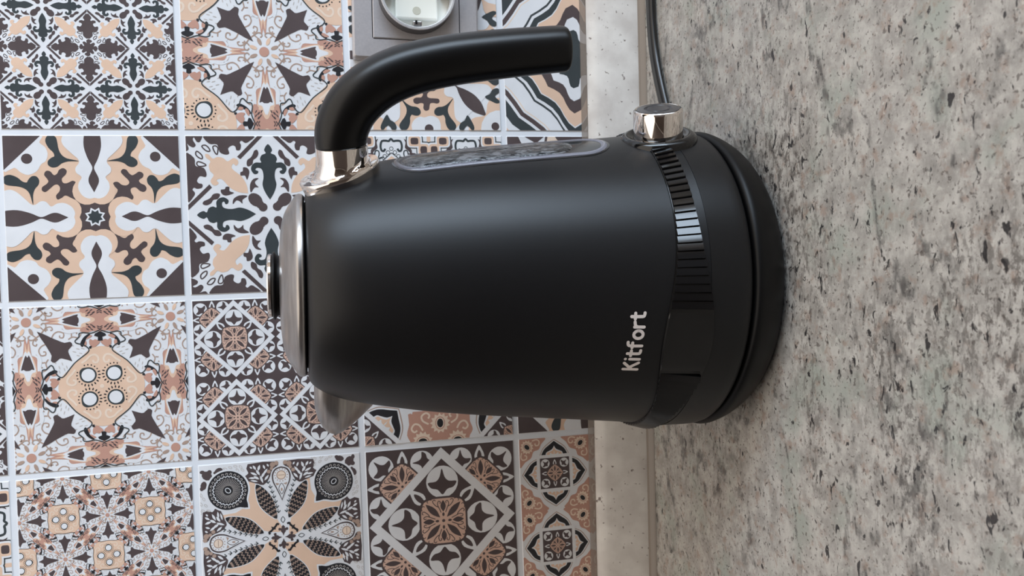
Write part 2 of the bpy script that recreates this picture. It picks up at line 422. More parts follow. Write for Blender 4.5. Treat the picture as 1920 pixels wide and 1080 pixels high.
# --- rosette lattice: peach medallion, rose wings, daisies, dark forks (periodic, period 2)
def design_lattice():
    d = Design('W'); f = AF(600, 550, 432, -25, 15, 394)
    peach = f([(597, 318), (545, 326), (515, 352), (465, 385), (425, 428), (405, 472), (362, 492), (345, 556)])
    oct_ = [(0, -.60), (-.12, -.58), (-.2, -.52), (-.30, -.42), (-.365, -.365), (-.42, -.30), (-.52, -.2), (-.58, -.12)]
    ring = []
    for k in range(4): ring += [op(p, k, 1) if False else op(p, 3 * k % 4, 0) for p in oct_]
    d.put(sp(ring, 2), 'P', 3)
    ol = f([(405, 472), (425, 428), (465, 385), (515, 352), (520, 330), (490, 308), (448, 298), (440, 284), (462, 262), (464, 242), (490, 235), (535, 238), (592, 218)])
    ol = [(-.365, -.365), (-.30, -.42)] + ol[3:-1] + [(0, -.845)]
    d.put(ln(ol, .016), 'G', 6, 'd4')
    for e in ([(470, 302), (488, 266), (516, 244), (530, 246), (506, 270), (496, 300), (482, 320)],):
        d.put(sp(f(e)), 'N', 5, 'd4')
    d.put(mir([(-.085, -.76), (-.07, -.79), (0, -.825)]) + [(.05, -.745), (.03, -.74), (.035, -.68), (-.035, -.68), (-.03, -.74), (-.05, -.745)], 'N', 5, 'c4')
    d.put(sp(f([(528, 272), (545, 280), (560, 274), (588, 286), (575, 305), (550, 322), (530, 312), (523, 290)])), 'K', 5, 'd4')
    d.put(sp(f([(498, 264), (518, 250), (542, 252), (525, 266), (505, 274)])), 'K', 5, 'd4')
    d.put(sp(f([(494, 282), (508, 290), (506, 312), (494, 318), (488, 300)])), 'K', 5, 'd4')
    d.put(f([(524, 316), (540, 312), (536, 330), (522, 328)]), 'N', 5, 'd4')
    # eyes
    d.put(sp([(-.185 + .118 * cos(t) * (1.12 if abs(t - pi * 1.25) < .5 else 1), -.175 + .118 * sin(t) * (1.12 if abs(t - pi * 1.25) < .5 else 1)) for t in [2 * pi * i / 14 for i in range(14)]], 2), 'G', 5, 'c4')
    d.put(ell(-.185, -.175, .094), 'W', 6, 'c4')
    for i in range(20):
        t = 2 * pi * i / 20
        if abs(((t - pi * 1.25) + pi) % (2 * pi) - pi) < .2: continue
        near = abs(((t - pi * .25) + pi) % (2 * pi) - pi) < 1.4
        d.put(ell(-.185 + .155 * cos(t), -.175 + .155 * sin(t), .022 if near else .012, .011, t, 6), 'N', 5, 'c4')
    d.put(ln(f([(478, 416), (505, 396), (530, 372), (560, 365), (578, 385), (572, 408), (552, 410), (546, 396)]), .03), 'C', 5, 'd4')
    d.put(ell(0, 0, .03), 'C', 6)
    # fork
    fk = f([(222, 233), (262, 250), (300, 268), (340, 284), (378, 297), (410, 290), (424, 310), (400, 338), (404, 362), (424, 400)])
    fk[0] = (-.86, -.86); fk[-1] = (-.395, -.395)
    d.put(mird(crom(fk, 2, False)), 'D', 3, 'c4')
    # rose wings
    d.put(sp(f([(597, 88), (540, 92), (500, 84), (470, 92), (455, 108), (420, 106), (385, 118), (372, 130), (378, 142), (340, 150), (300, 156), (250, 165), (300, 174), (340, 182), (370, 192), (378, 216), (420, 212), (450, 208), (480, 214), (530, 219), (597, 216), (612, 150)])), 'K', 3, 'd4')
    d.put(sp(f([(285, 163), (340, 156), (400, 130), (470, 114), (492, 132), (530, 140), (558, 154), (540, 168), (505, 178), (502, 202), (460, 196), (400, 184), (340, 170)])), 'P', 4, 'd4')
    d.put(sp(f([(335, 162), (410, 134), (466, 120), (478, 140), (520, 150), (530, 158), (480, 168), (472, 192), (410, 180)])), 'W', 5, 'd4')
    d.put(sp(f([(362, 161), (400, 145), (456, 128), (450, 146), (462, 158), (454, 186), (400, 173)]), 2), 'D', 6, 'd4')
    for x, y in ((510, 105), (535, 102), (520, 120), (548, 118), (575, 104), (512, 186), (538, 190), (526, 204), (552, 202), (578, 198)):
        (u, v), = f([(x, y)]); d.put(ell(u, v, .026, .009, 2.6 if y < 150 else .5, 6), 'D', 5, 'd4')
    # white scroll edging beside the wings
    for c in ([(472, 86), (440, 100), (400, 96), (360, 110)], [(470, 220), (430, 222), (384, 224), (360, 196)]):
        d.put(ln(f(c), .03), 'W', 4, 'd4')
    # daisy
    for k in range(8):
        t = pi * k / 4 + pi / 8
        d.put(ell(-1 + .155 * cos(t), -1 + .155 * sin(t), .055, .026, t, 10), 'B' if k % 2 else 'P', 4, 'c4')
    d.put(ell(-1, -1, .068), 'K', 5, 'c4')
    for q in range(4):
        for s in (1, -1):
            pts = []
            for r_, a in ((.205, 13), (.225, 5), (.262, 8), (.275, 18), (.262, 30), (.262, 40)):
                t = pi / 2 * q + s * radians(a); pts.append((-1 + r_ * cos(t), -1 + r_ * sin(t)))
            d.put(ln(pts, .016), 'B', 5, 'c4')
    # taupe curls in the white field
    g = lambda ps: [(-1 + (x - 740) / 589, -1 + (y - 405) / 589) for x, y in ps]
    for c in ([(888, 602), (852, 620), (832, 656), (848, 698), (885, 694), (884, 668), (866, 668)], [(828, 556), (794, 566), (788, 600), (812, 612), (818, 594)],
              [(905, 735), (884, 770), (892, 815), (862, 838), (842, 815), (858, 800)], [(806, 690), (830, 720), (850, 760), (880, 760)], [(790, 520), (815, 545), (810, 575)]):
        d.put(ln(g(c), .017), 'B', 2, 'd4')
    for x, y in ((930, 745), (960, 790), (985, 760), (1000, 810), (960, 830), (1020, 790)):
        (u, v), = g([(x + 30, y + 20)]); d.put(ell(u, v, .028, .007, 1.3, 6), 'L', 2, 'd4')
    return d
def lattice_tile(base, half, rot, cx, cy):
    d = Design('W'); c_, s_ = cos(rot), sin(rot)
    n = int(half * 1.5) + 2
    for i in range(-n, n + 1):
        for j in range(-n, n + 1):
            x, y = 2 * i - cx, 2 * j - cy
            X, Y = (c_ * x - s_ * y) / half, (s_ * x + c_ * y) / half
            if abs(X) > 1 + 2.0 / half or abs(Y) > 1 + 2.0 / half: continue
            d.include(base, 1 / half, rot, X, Y, 0, bgquad=False)
    return d

# --- brown tile, white diamond band, medallion
def medallion(d, cx, cy, s, rot, L, diag=True):
    c_, s_ = cos(rot) * s, sin(rot) * s
    T = lambda ps: [(cx + c_ * x - s_ * y, cy + s_ * x + c_ * y) for x, y in ps]
    TT = lambda a: [T(q) for q in a] if not isinstance(a[0][0], (int, float)) else T(a)
    sq = []
    for i in range(32):
        t = 2 * pi * i / 32; r_ = .325 / (abs(cos(t)) ** 4.5 + abs(sin(t)) ** 4.5) ** (1 / 4.5)
        sq.append((r_ * cos(t), r_ * sin(t)))
    d.put(T(sq), 'D', L); d.put(T([(x * .92, y * .92) for x, y in sq]), 'T', L + 1)
    for k in range(4):
        R = lambda p: op(p, k, 0)
        def P(ps, c, l):
            if isinstance(ps[0][0], (int, float)): ps = [ps]
            for q in ps: d.put(T([R(p) for p in q]), c, l)
        P(lens(.045, .045, .235, .235, .042), 'D', L + 2)
        P(lens(0, .12, 0, .275, .036), 'D', L + 2)
        P(ell(0, .085, .017, .026, 0, 8), 'D', L + 2)
        for s2 in (1, -1):
            P(ln([(s2 * .03, .11), (s2 * .055, .17), (s2 * .075, .22), (s2 * .06, .265), (s2 * .035, .25), (s2 * .045, .23)], .011), 'D', L + 2)
            P(ln([(s2 * .06, .185), (s2 * .10, .205), (s2 * .14, .26), (s2 * .12, .285), (s2 * .10, .27)], .011), 'D', L + 2)
            P(ln([(s2 * .15, .285), (s2 * .19, .29), (s2 * .215, .265), (s2 * .2, .25)], .010), 'D', L + 2)
    d.put(T(ell(0, 0, .022, n=8)), 'D', L + 2)
def tulip_circle(d, cx, cy, r, ang, L):
    d.put(ell(cx, cy, r, n=22), 'W', L)
    c_, s_ = cos(ang) * r, sin(ang) * r
    q = crom([(0, -.82), (.16, -.3), (.42, -.03), (.9, .02), (.7, .36), (.3, .48), (0, .8), (-.3, .48), (-.7, .36), (-.9, .02), (-.42, -.03), (-.16, -.3)], 3)
    d.put([(cx + c_ * x - s_ * y, cy + s_ * x + c_ * y) for x, y in q], 'D', L + 1)
def petal(d, cx, cy, s, ang, L):
    c_, s_ = cos(ang) * s, sin(ang) * s
    for k, c in ((1.0, 'W'), (.45, 'D')):
        q = crom([(0, -1 * k + .1 * (1 - k)), (.34 * k, -.45 * k), (.6 * k, .25), (.42 * k, .8), (0, .9), (-.42 * k, .8), (-.6 * k, .25), (-.34 * k, -.45 * k)], 2)
        d.put([(cx + c_ * x - s_ * y, cy + s_ * x + c_ * y) for x, y in q], c, L); L += 1
def design_diamond():
    d = Design('D')
    for k in range(4):
        sx, sy = op((-1, -1), k, 0)
        a45 = math.atan2(sy, sx) + pi / 2
        tulip_circle(d, sx * .80, sy * .76, .165, a45, 1)
        tulip_circle(d, sx * .26, sy * .80, .155, a45 - .8, 1); tulip_circle(d, sx * .82, sy * .24, .155, a45 + .8, 1)
        petal(d, sx * .52, sy * .855, .115, 0 if sy < 0 else pi, 1); petal(d, sx * .875, sy * .50, .115, pi / 2 if sx > 0 else -pi / 2, 1)
        medallion(d, sx * .53, sy * .50, .82, pi / 4, 3)
    d.put([(0, -.98), (.98, 0), (0, .98), (-.98, 0)], 'W', 7)
    d.put([(0, -.83), (.83, 0), (0, .83), (-.83, 0)], 'D', 8)
    for k in range(4):
        x, y = op((0, -.52), k, 0); tulip_circle(d, x, y, .215, pi / 2 * k, 9)
        x, y = op((.345, -.345), k, 0); petal(d, x, y, .135, pi / 2 * k + pi / 4, 9)
    medallion(d, 0, 0, 1.0, 0, 11)
    return d
def repeat2(base):
    d = Design(base.bg)
    for i in (-.5, .5):
        for j in (-.5, .5): d.include(base, .5, 0, i, j)
    return d

# --- rose feathers round a wavy black frame, small medallion square in the middle
def design_feather(dia):
    d = Design('W'); f = AF(1180, 460, 214, -8, 6, 213)
    d.put(sp(f([(962, 256), (1118, 250), (1098, 288), (1082, 320), (1050, 332), (1036, 368), (1000, 392), (964, 420)])), 'K', 1, 'c4')
    jag = [(-.77 + (.19 if i % 2 else .145) * cos(2 * pi * i / 26), -.76 + (.2 if i % 2 else .15) * sin(2 * pi * i / 26)) for i in range(26)]
    d.put(jag, 'C', 2, 'c4')
    d.put(ell(-.77, -.76, .125, .095, pi / 4, 14), 'K', 3, 'c4'); d.put(ell(-.77, -.76, .105, .078, pi / 4, 14), 'C', 4, 'c4')
    d.put(ell(-.77, -.76, .085, .06, pi / 4, 12), 'N', 5, 'c4')
    d.put(ln([(-.62, -.92), (-.5, -.95), (-.42, -.9), (-.44, -.8), (-.52, -.79), (-.54, -.85)], .035), 'C', 2, 'd4')
    arc = [(-.55, 0), (-.36, -.34), (-.4, -.5)]
    def arch(s, w): return [(-.40 - w, -.42), (-.35 - w * .9, -.56), (-.27 - w * .8, -.68 - w * .6), (-.12 - w * .5, -.79 - w), (0, -.88 - w)]
    for w_, c, L in ((.05, 'B', 1), (.03, 'W', 2), (-.0, 'N', 3), (-.13, 'W', 4), (-.165, 'P', 5), (-.26, 'W', 6)):
        d.put(mir(crom(arch(1, w_), 3, False)), c, L, 'c4')
    d.put([(-.51, -.51), (.51, -.51), (.51, .51), (-.51, .51)], 'W', 8)
    d.put([(-.42, -.42), (.42, -.42), (.42, .42), (-.42, .42)], 'D', 9)
    for k in range(4):
        x, y = op((-.27, -.27), k, 0); tulip_circle(d, x, y, .125, pi / 2 * k - pi / 4, 10)
        x, y = op((0, -.29), k, 0); petal(d, x, y, .085, pi / 2 * k, 10)
    medallion(d, 0, 0, .62, pi / 4, 12)
    return d
def turned(base, sc, rot, tile=2.0):
    d = Design(base.bg); c_, s_ = cos(rot) * sc, sin(rot) * sc
    for i in range(-2, 3):
        for j in range(-2, 3):
            X, Y = c_ * 2 * i - s_ * 2 * j, s_ * 2 * i + c_ * 2 * j
            if abs(X) > 1 + 1.5 * sc or abs(Y) > 1 + 1.5 * sc: continue
            d.include(base, sc, rot, X, Y, 0)
    return d

# --- big flower: scaled leaves, round paisleys, peach petals
def design_flower():
    d = Design('W'); f = AF(702, 760, 640, -47, 18, 620)
    d.put(sp(f([(425, 322), (488, 340), (600, 520), (665, 640), (702, 700), (660, 720), (540, 705), (400, 640), (232, 606), (212, 578), (330, 560), (408, 500), (430, 420)]), 2), 'P', 1, 'c4')
    lf = f([(488, 343), (548, 370), (610, 440), (642, 530), (652, 614), (590, 582), (525, 520), (494, 440)])
    d.put(ln(lf, .02, closed=True), 'W', 2, 'd4'); d.put(sp(lf), 'N', 3, 'd4')
    ax0 = lf[0]; ax1 = lf[4]
    for i in range(1, 9):
        t = i / 9.2; cx = ax0[0] + (ax1[0] - ax0[0]) * t; cy = ax0[1] + (ax1[1] - ax0[1]) * t
        dx, dy = ax1[0] - ax0[0], ax1[1] - ax0[1]; D = hypot(dx, dy); ux, uy = dx / D, dy / D; nx, ny = -uy, ux
        w_ = .085 * sin(pi * min(1, max(.0, t * .95 + .03))) 
        pts = []
        for k in range(9):
            s_ = -1 + 2 * k / 8; b_ = (.022 if k % 2 else -.008)
            pts.append((cx + nx * w_ * s_ + ux * b_, cy + ny * w_ * s_ + uy * b_))
        d.put(ln(pts, .010, n=2), 'B', 4, 'd4')
    # paisley
    pa = mird(crom([(-.95 + .0, -.62), (-.92, -.75), (-.85, -.83), (-.79, -.79)][::-1], 1, False)) 
    cx = cy = -.655; R = .245
    rim = []
    for i in range(28):
        t = pi / 4 + 2 * pi * i / 28
        k = 1 + (.36 if i == 0 else .07 if i in (1, 27) else 0)
        rim.append((cx + R * k * cos(t), cy + R * k * sin(t)))
    d.put(sp([(cx + (x - cx) * 1.09, cy + (y - cy) * 1.09) for x, y in rim], 2), 'W', 3, 'c4'); d.put(sp(rim, 2), 'N', 4, 'c4')
    for i in range(26):
        t = 2 * pi * i / 26
        d.put(ln([(cx + .20 * cos(t), cy + .20 * sin(t)), (cx + .222 * cos(t + .06), cy + .222 * sin(t + .06)), (cx + .215 * cos(t + .14), cy + .215 * sin(t + .14)), (cx + .198 * cos(t + .12), cy + .198 * sin(t + .12))], .008, n=1), 'L', 5, 'c4')
        d.put(ln([(cx + .168 * cos(t), cy + .168 * sin(t)), (cx + .186 * cos(t + .12), cy + .186 * sin(t + .12)), (cx + .168 * cos(t + .24), cy + .168 * sin(t + .24))], .010, n=2), 'W', 5, 'c4')
    for i in range(44):
        t = 2 * pi * i / 44; dt = .016
        d.put([(cx + .06 * cos(t - .03), cy + .06 * sin(t - .03)), (cx + .155 * cos(t - dt), cy + .155 * sin(t - dt)), (cx + .155 * cos(t + dt), cy + .155 * sin(t + dt)), (cx + .06 * cos(t + .03), cy + .06 * sin(t + .03))], 'L', 5, 'c4')
    d.put(ell(cx, cy, .05, .042, pi / 4, 12), 'N', 6, 'c4'); d.put(ln(ell(cx, cy, .036, .026, pi / 4, 8), .009, n=2, closed=True), 'W', 7, 'c4')
    # sprig patches beside the teardrops
    pt = f([(425, 180), (660, 160), (640, 215), (610, 250), (590, 300), (548, 345), (500, 335), (440, 318), (400, 300), (408, 270), (430, 250)])
    d.put(sp(pt, 2), 'D', 1, 'd4')
    st = f([(540, 335), (520, 270), (500, 200)])
    for (x0, y0, x1, y1, w_) in ((545, 330, 520, 270, 9), (520, 268, 490, 225, 10), (505, 235, 520, 185, 10), (490, 225, 465, 190, 9), (530, 290, 560, 240, 10), (545, 265, 580, 215, 9), (515, 300, 470, 275, 10), (500, 268, 445, 245, 9), (490, 290, 430, 290, 8), (505, 318, 445, 308, 7), (555, 310, 590, 265, 9), (460, 215, 440, 200, 7), (560, 220, 545, 185, 8), (590, 200, 575, 178, 7)):
        (a, b_), (c, e) = f([(x0, y0), (x1, y1)]); d.put(lens(a, b_, c, e, w_ / 640), 'W', 2, 'd4')
    for (x, y, r_) in ((620, 185, 22), (650, 172, 18), (590, 240, 16), (612, 215, 14)):
        (a, b_), = f([(x, y)]); d.put(ell(a, b_, r_ / 640, n=8), 'B', 2, 'd4')
    # teardrop
    td = [(0, -.905), (-.075, -.88), (-.115, -.81), (-.11, -.72), (-.075, -.64), (-.03, -.54), (0, -.465)]
    T = mir(crom(td, 3, False)); d.put([(x * 1.12, (y + .7) * 1.06 - .7) for x, y in T], 'W', 3, 'c4'); d.put(T, 'D', 4, 'c4'); d.put([(x * .84, (y + .72) * .90 - .72) for x, y in T], 'W', 5, 'c4')
    d.put(ell(0, -.795, .06), 'B', 6, 'c4'); d.put(ell(0, -.795, .048), 'C', 7, 'c4'); d.put(ln([(-.04, -.795), (.04, -.795)], .008, smooth=False), 'B', 8, 'c4')
    d.put(ln([(0, -.835), (0, -.755)], .008, smooth=False), 'B', 8, 'c4')
    for i in range(14):
        t = 2 * pi * i / 14; d.put(ell(.078 * cos(t), -.795 + .078 * sin(t), .008, n=6), 'B', 6, 'c4')
    d.put(ln(mir([(0, -.69), (-.035, -.63), (-.025, -.59), (0, -.55)]), .008, closed=True), 'D', 6, 'c4'); d.put(ell(0, -.61, .012, .022, n=8), 'B', 6, 'c4')
    d.put([(-.075, -.70), (-.02, -.685), (-.06, -.665)], 'B', 6, 'd4')
    # chains of arrow heads
    for i in range(7):
        t = i / 6; x = -.165 + .115 * t ** .8; y = -.70 + .385 * t; s_ = .022
        d.put(ln([(x - s_, y - .028), (x, y), (x + s_, y - .028)], .012, smooth=False), 'G', 3, 'd4')
        d.put(ln([(x, y), (x - .006, y - .05)], .007, smooth=False), 'G', 3, 'd4')
    d.put(ln(lens(0, -.26, 0, -.185, .024, 4), .008, closed=True), 'G', 3, 'c4')
    # heart emblem
    fl = [(0, -.155), (-.022, -.13), (-.018, -.112), (-.05, -.122), (-.062, -.10), (-.05, -.085), (-.032, -.088), (-.028, -.07), (-.012, -.05), (0, -.015)]
    d.put(mir(crom(fl, 2, False)), 'D', 3, 'c4')
    d.put(ln(mird([(-.05, -.165), (-.075, -.175), (-.09, -.15), (-.115, -.125)]), .026), 'N', 3, 'c4'); d.put([(-.14, -.145), (-.145, -.14), (-.10, -.10), (-.09, -.12)], 'N', 3, 'c4')
    d.put([(-.15, -.15), (-.13, -.10), (-.10, -.13)], 'N', 3, 'c4')
    # corner trefoils and grey seeds
    for (x, y, rx, ry, a) in ((110, 268, 42, 34, .6), (75, 240, 20, 14, 0), (130, 240, 18, 18, 0), (200, 232, 34, 24, -.5), (85, 345, 24, 34, .2), (175, 245, 16, 12, 0), (70, 370, 14, 16, 0)):
        (a_, b_), = f([(x, y)]); d.put(ell(a_, b_, rx / 640, ry / 620, a, 10), 'D', 2, 'c4')
    for (x, y, a) in ((250, 215, .3), (290, 205, .5), (330, 195, .3), (370, 200, .8), (300, 230, .2), (345, 225, .9), (385, 225, .6), (65, 420, 1.3), (85, 450, 1.0), (65, 490, 1.2), (100, 500, .8), (80, 540, .6), (120, 540, .3), (60, 555, 1.2)):
        (a_, b_), = f([(x, y)]); d.put(ln(ell(a_, b_, .024, .012, a, 8), .006, n=1, closed=True), 'L', 2, 'c4')
    return d

# --- wavy bands round the tile centre
def design_waves():
    d = Design('P')
    def dia(r, amp):
        q = []
        for k in range(4):
            for i in range(12):
                t = i / 12; x, y = r * (1 - t), r * t
                o = amp * sin(2 * pi * t * 2 + (0 if True else 0)) * (1 if t < .5 else -1) * .6 + amp * cos(2 * pi * t * 2) * .5
                q.append(op((x + o * .7, y + o * .7), k, 0))
        return q
    L = 1
    for r, c in ((1.92, 'W'), (1.79, 'G'), (1.60, 'W'), (1.545, 'D'), (1.46, 'W'), (1.425, 'C'), (1.405, 'W'), (1.155, 'G'), (1.115, 'W'), (1.06, 'G'), (.945, 'W'), (.925, 'P'), (.74, 'D'), (.57, 'W'), (.39, 'G')):
        d.put(dia(r, .045), c, L); L += 1
    return d

# --- ornamental arches with rings and rounded squares
def design_arches():
    d = Design('W')
    b_ = Design('W')     # one half-size cell
    b_.put([(-1.05, -1.05), (1.05, -1.05), (1.05, -.985), (-1.05, -.985)], 'P', 1, 'c4')
    b_.put(ln(mir([(-.16, -.66), (-.2, -.6), (-.26, -.62), (-.28, -.74), (-.24, -.86), (-.12, -.87), (-.06, -.86), (0, -.92)]), .055), 'G', 3, 'c4')
    b_.put(sp([(-.34, -.92), (-.44, -.84), (-.44, -.72), (-.54, -.62), (-.52, -.42), (-.47, -.58), (-.36, -.68), (-.38, -.82)]), 'D', 3, 'd4')
    b_.put(ln([(-.44, -.5), (-.42, -.6), (-.34, -.6), (-.33, -.48), (-.42, -.3), (-.44, -.2)], .03), 'G', 3, 'd4')
    b_.put(ln(mir([(-.36, -.16), (-.22, -.36), (-.1, -.47), (0, -.55)]), .022, smooth=False), 'G', 4, 'c4')
    b_.put(mir([(-.3, -.14), (-.16, -.34), (0, -.47)]), 'P', 3, 'c4'); b_.put(mir([(-.18, -.14), (-.1, -.26), (0, -.35)]), 'W', 4, 'c4')
    for i in range(5):
        t = i / 4; b_.put(ln(ell(-.36 + .36 * t, -.26 - .40 * t, .05, n=8), .016, n=1, closed=True), 'G', 2, 'm')
    b_.put(ell(-.62, -.80, .085), 'G', 3, 'd4'); b_.put(ell(-.62, -.80, .065), 'W', 4, 'd4'); b_.put(ell(-.62, -.80, .038), 'D', 5, 'd4')
    sq = lambda r: [(-.86 + r * (abs(cos(t)) ** .5) * (1 if cos(t) > 0 else -1), -.62 + r * 1.15 * (abs(sin(t)) ** .5) * (1 if sin(t) > 0 else -1)) for t in [2 * pi * i / 20 for i in range(20)]]
    for r, c, L in ((.2, 'G', 3), (.175, 'W', 4), (.14, 'P', 5), (.09, 'D', 6)): b_.put(sq(r), c, L, 'd4')
    b_.put(ell(0, 0, .2), 'K', 3); b_.put(ell(0, 0, .12), 'D', 4)
    d.include(b_, .5, 0, -.5, -.5); d.include(b_, .5, 0, .5, -.5); d.include(b_, .5, 0, -.5, .5); d.include(b_, .5, 0, .5, .5)
    return d

# --- half rosettes along brown bars
def design_rosette():
    d = Design('W')
    for k in range(4):
        a = pi / 2 * k
        d.put([op(p, k, 0) for p in [(-1, -1), (-.84, -1), (-.66, -.62), (-.84, -.72), (-1, -.8)]], 'D', 2)
        d.put([op(p, k, 0) for p in [(-.76, -1), (-.46, -1), (-.56, -.92), (-.56, -.8), (-.5, -.6), (-.62, -.82), (-.62, -.92)]], 'D', 2)
        d.put([op(p, k, 0) for p in [(.36, -1), (.66, -1), (.55, -.9), (.55, -.8), (.46, -.8), (.48, -.92)]], 'D', 2)
        for r, c, L in ((.42, 'D', 3), (.385, 'C', 4)): d.put([op(p, k, 0) for p in ell(-.05, -.9, r)], c, L)
        for t in range(6): d.put([op(p, k, 0) for p in lens(-.05, -.9, -.05 + .34 * cos(pi * t / 3 + .5), -.9 + .34 * sin(pi * t / 3 + .5), .08)], 'D', 5)
        d.put([op(p, k, 0) for p in ell(-.05, -.9, .05)], 'K', 6)
    return d

LOB = design_lobes(); FLE = design_fleurs(); LAT = design_lattice(); DIA = design_diamond(); FEA = design_feather(DIA)
LIB = {
    'lobes': LOB, 'lobes_turned': design_lobes_turned(LOB),
    'fleurs': FLE, 'fleurs4': repeat2(FLE),
    'medallion': lattice_tile(LAT, 1.225, 0, 0, 0), 'daisy': lattice_tile(LAT, 1.087, 0, 1, 1),
    'lattice45': lattice_tile(LAT, 2.89, pi / 4, 0, 0),
    'diamond': DIA, 'diamond4': repeat2(DIA), 'feather4': repeat2(FEA), 'feather45': turned(FEA, .7071, pi / 4),
    'flower': design_flower(), 'waves': design_waves(), 'arches': design_arches(), 'rosette': design_rosette(),
}
# rows run down the wall, columns run right to left
LAYOUT = {
    (0, -1): 'fleurs4', (1, -1): 'daisy', (2, -1): 'lobes_turned', (3, -1): 'waves',
    (0, 0): 'lobes', (1, 0): 'fleurs', (2, 0): 'arches', (3, 0): 'rosette',
    (0, 1): 'medallion', (1, 1): 'diamond4', (2, 1): 'feather45', (3, 1): 'lobes',
    (0, 2): 'lattice45', (1, 2): 'flower', (2, 2): 'diamond', (3, 2): 'feather4',
    (-1, 0): 'diamond', (-1, 1): 'fleurs4', (-1, 2): 'arches', (-1, -1): 'feather4',
}
G0 = Vector((0.0928, 0, 0.3929)); VR = Vector((0.0019, 0, -0.1)); VC = Vector((-0.1, 0, -0.0019))
HALF = 0.04832; TH = 0.0004; DZ = 0.000024
tile_meshes = {}
def tile_mesh(key, umax):
    if (key, umax) in tile_meshes: return tile_meshes[(key, umax)]
    dsg = LIB[key]; mb = MB()
    h = HALF; e = 0.0004; u1 = umax * h
    # slab with a small arris, front towards local -Z
    base = [(-h, -h), (u1, -h), (u1, h), (-h, h)]; top = [(-h + e, -h + e), (u1 - e, -h + e), (u1 - e, h - e), (-h + e, h - e)]
    iw = PRINT.index('W'); ib = PRINT.index(dsg.bg)
    for i in range(4):
        j = (i + 1) % 4
        mb.face([(*base[i], 0), (*base[j], 0), (*base[j], -TH + e * .5), (*base[i], -TH + e * .5)], iw)
        mb.face([(*base[i], -TH + e * .5), (*base[j], -TH + e * .5), (*top[j], -TH), (*top[i], -TH)], iw)
    mb.face([(*p, -TH) for p in top[::-1]], ib)
    lim = 1 - e / h
    planes = [(-1, 0, lim), (1, 0, umax - e / h), (0, -1, lim), (0, 1, lim)]
    seen = set(); cnt = {}
    for pl, c, L in dsg.P:
        q = clip_poly(pl, planes)
        if len(q) < 3: continue
        A = sum(q[i][0] * q[(i + 1) % len(q)][1] - q[(i + 1) % len(q)][0] * q[i][1] for i in range(len(q)))
        if abs(A) < 1e-6: continue
        if A > 0: q = q[::-1]
        # drop coincident points
        r = [q[0]]
        for p in q[1:]:
            if abs(p[0] - r[-1][0]) + abs(p[1] - r[-1][1]) > 1e-5: r.append(p)
        if len(r) < 3: continue
        ky = (c, L, len(r), round(sum(p[0] for p in r) / len(r), 3), round(sum(p[1] for p in r) / len(r), 3))
        if ky in seen: continue
        seen.add(ky); cnt[L] = cnt.get(L, 0) + 1
        z = -(TH + DZ * (L + 1) + 4e-7 * (cnt[L] * 7 % 55))
        mb.face([(p[0] * h, p[1] * h, z) for p in r], PRINT.index(c))
    me = mb.mesh('tile', PM, recalc=False)
    tile_meshes[(key, umax)] = me
    return me
keys = list(LIB)
for r in range(-4, 4):
    for c in range(-5, 9):
        key = LAYOUT.get((r, c)) or keys[(r * 5 + c * 7 + 3) % len(keys)]
        o = bpy.data.objects.new('tile', tile_mesh(key, 0.86 if r == 3 else 1.0)); COL.objects.link(o)
        o.parent = wall_back
        pos = G0 + VR * (r + .5) + VC * (c + .5)
        mw = Matrix.Identity(4)
        a, b_, n = VR.normalized(), VC.normalized(), Vector((0, 1, 0))
        for i in range(3): mw[i][0] = a[i]; mw[i][1] = b_[i]; mw[i][2] = n[i]; mw[i][3] = pos[i]
        o.matrix_world = mw

# ------------------------------------------------------------------ worktop and upstand
w = MB(); w.box(-1.5, 2.245, -0.62, -0.001, -0.040, 0.0)
tag(w.build('worktop', M_GRANITE, bevel=0.0015), 'speckled beige and grey granite-look kitchen worktop under the kettle', 'worktop')

w = MB()
prof_p = [(-.0012, .0002), (-.0012, .0350), (-.0040, .0356), (-.0062, .0345), (-.0095, .0290), (-.0128, .0200), (-.0155, .0100), (-.0172, .0030), (-.0172, .0002)]
w.grid([[(x, y, z) for y, z in prof_p] for x in (-1.5, 2.245)], closed=True, capA=True, capB=True)
trim = struct(w.build('trim_1', M_PLINTH, smooth=35))
w = MB(); w.grid([[(x, y, z) for y, z in ((-.0034, .0358), (-.0014, .0392), (-.0009, .0392), (-.0018, .0352))] for x in (-1.5, 2.245)], closed=True, capA=True, capB=True)
tag(w.build('sealing_lip', M_LIP, trim), 'clear soft lip along the top of the upstand')
w = MB(); w.grid([[(x, y, z) for y, z in ((-.0170, .0040), (-.0186, .0032), (-.0205, .0012), (-.0212, .0002), (-.0170, .0002))] for x in (-1.5, 2.245)], closed=True, capA=True, capB=True)
tag(w.build('sealing_lip', M_LIP2, trim), 'brown soft lip along the foot of the upstand')

# ------------------------------------------------------------------ wall socket
SX, SZ = 0.1825, 0.1502
sock = empty('wall_socket', (SX, -0.0008, SZ))
tag(sock, 'silver-grey wall socket with a round white well above the kettle handle', 'socket')
def rr(x0, x1, z0, z1, y, r=0.002, n=4):
    q = []
    for cx, cz, a0 in ((x1 - r, z1 - r, 0), (x0 + r, z1 - r, 90), (x0 + r, z0 + r, 180), (x1 - r, z0 + r, 270)):
        for i in range(n + 1):
            t = radians(a0 + 90 * i / n); q.append((cx + r * cos(t), y, cz + r * sin(t)))
    return q
a = 0.0400; bq = 0.0274
w = MB()
w.grid([rr(-a, a, -a, a, 0), rr(-a, a, -a, a, -.0062), rr(-a + .0012, a - .0012, -a + .0012, a - .0012, -.0076), rr(-bq - .0006, bq + .0006, -bq - .0006, bq + .0006, -.0080, .0015),
        rr(-bq - .0004, bq + .0004, -bq - .0004, bq + .0004, -.0058, .0015)], closed=True, capA=True)
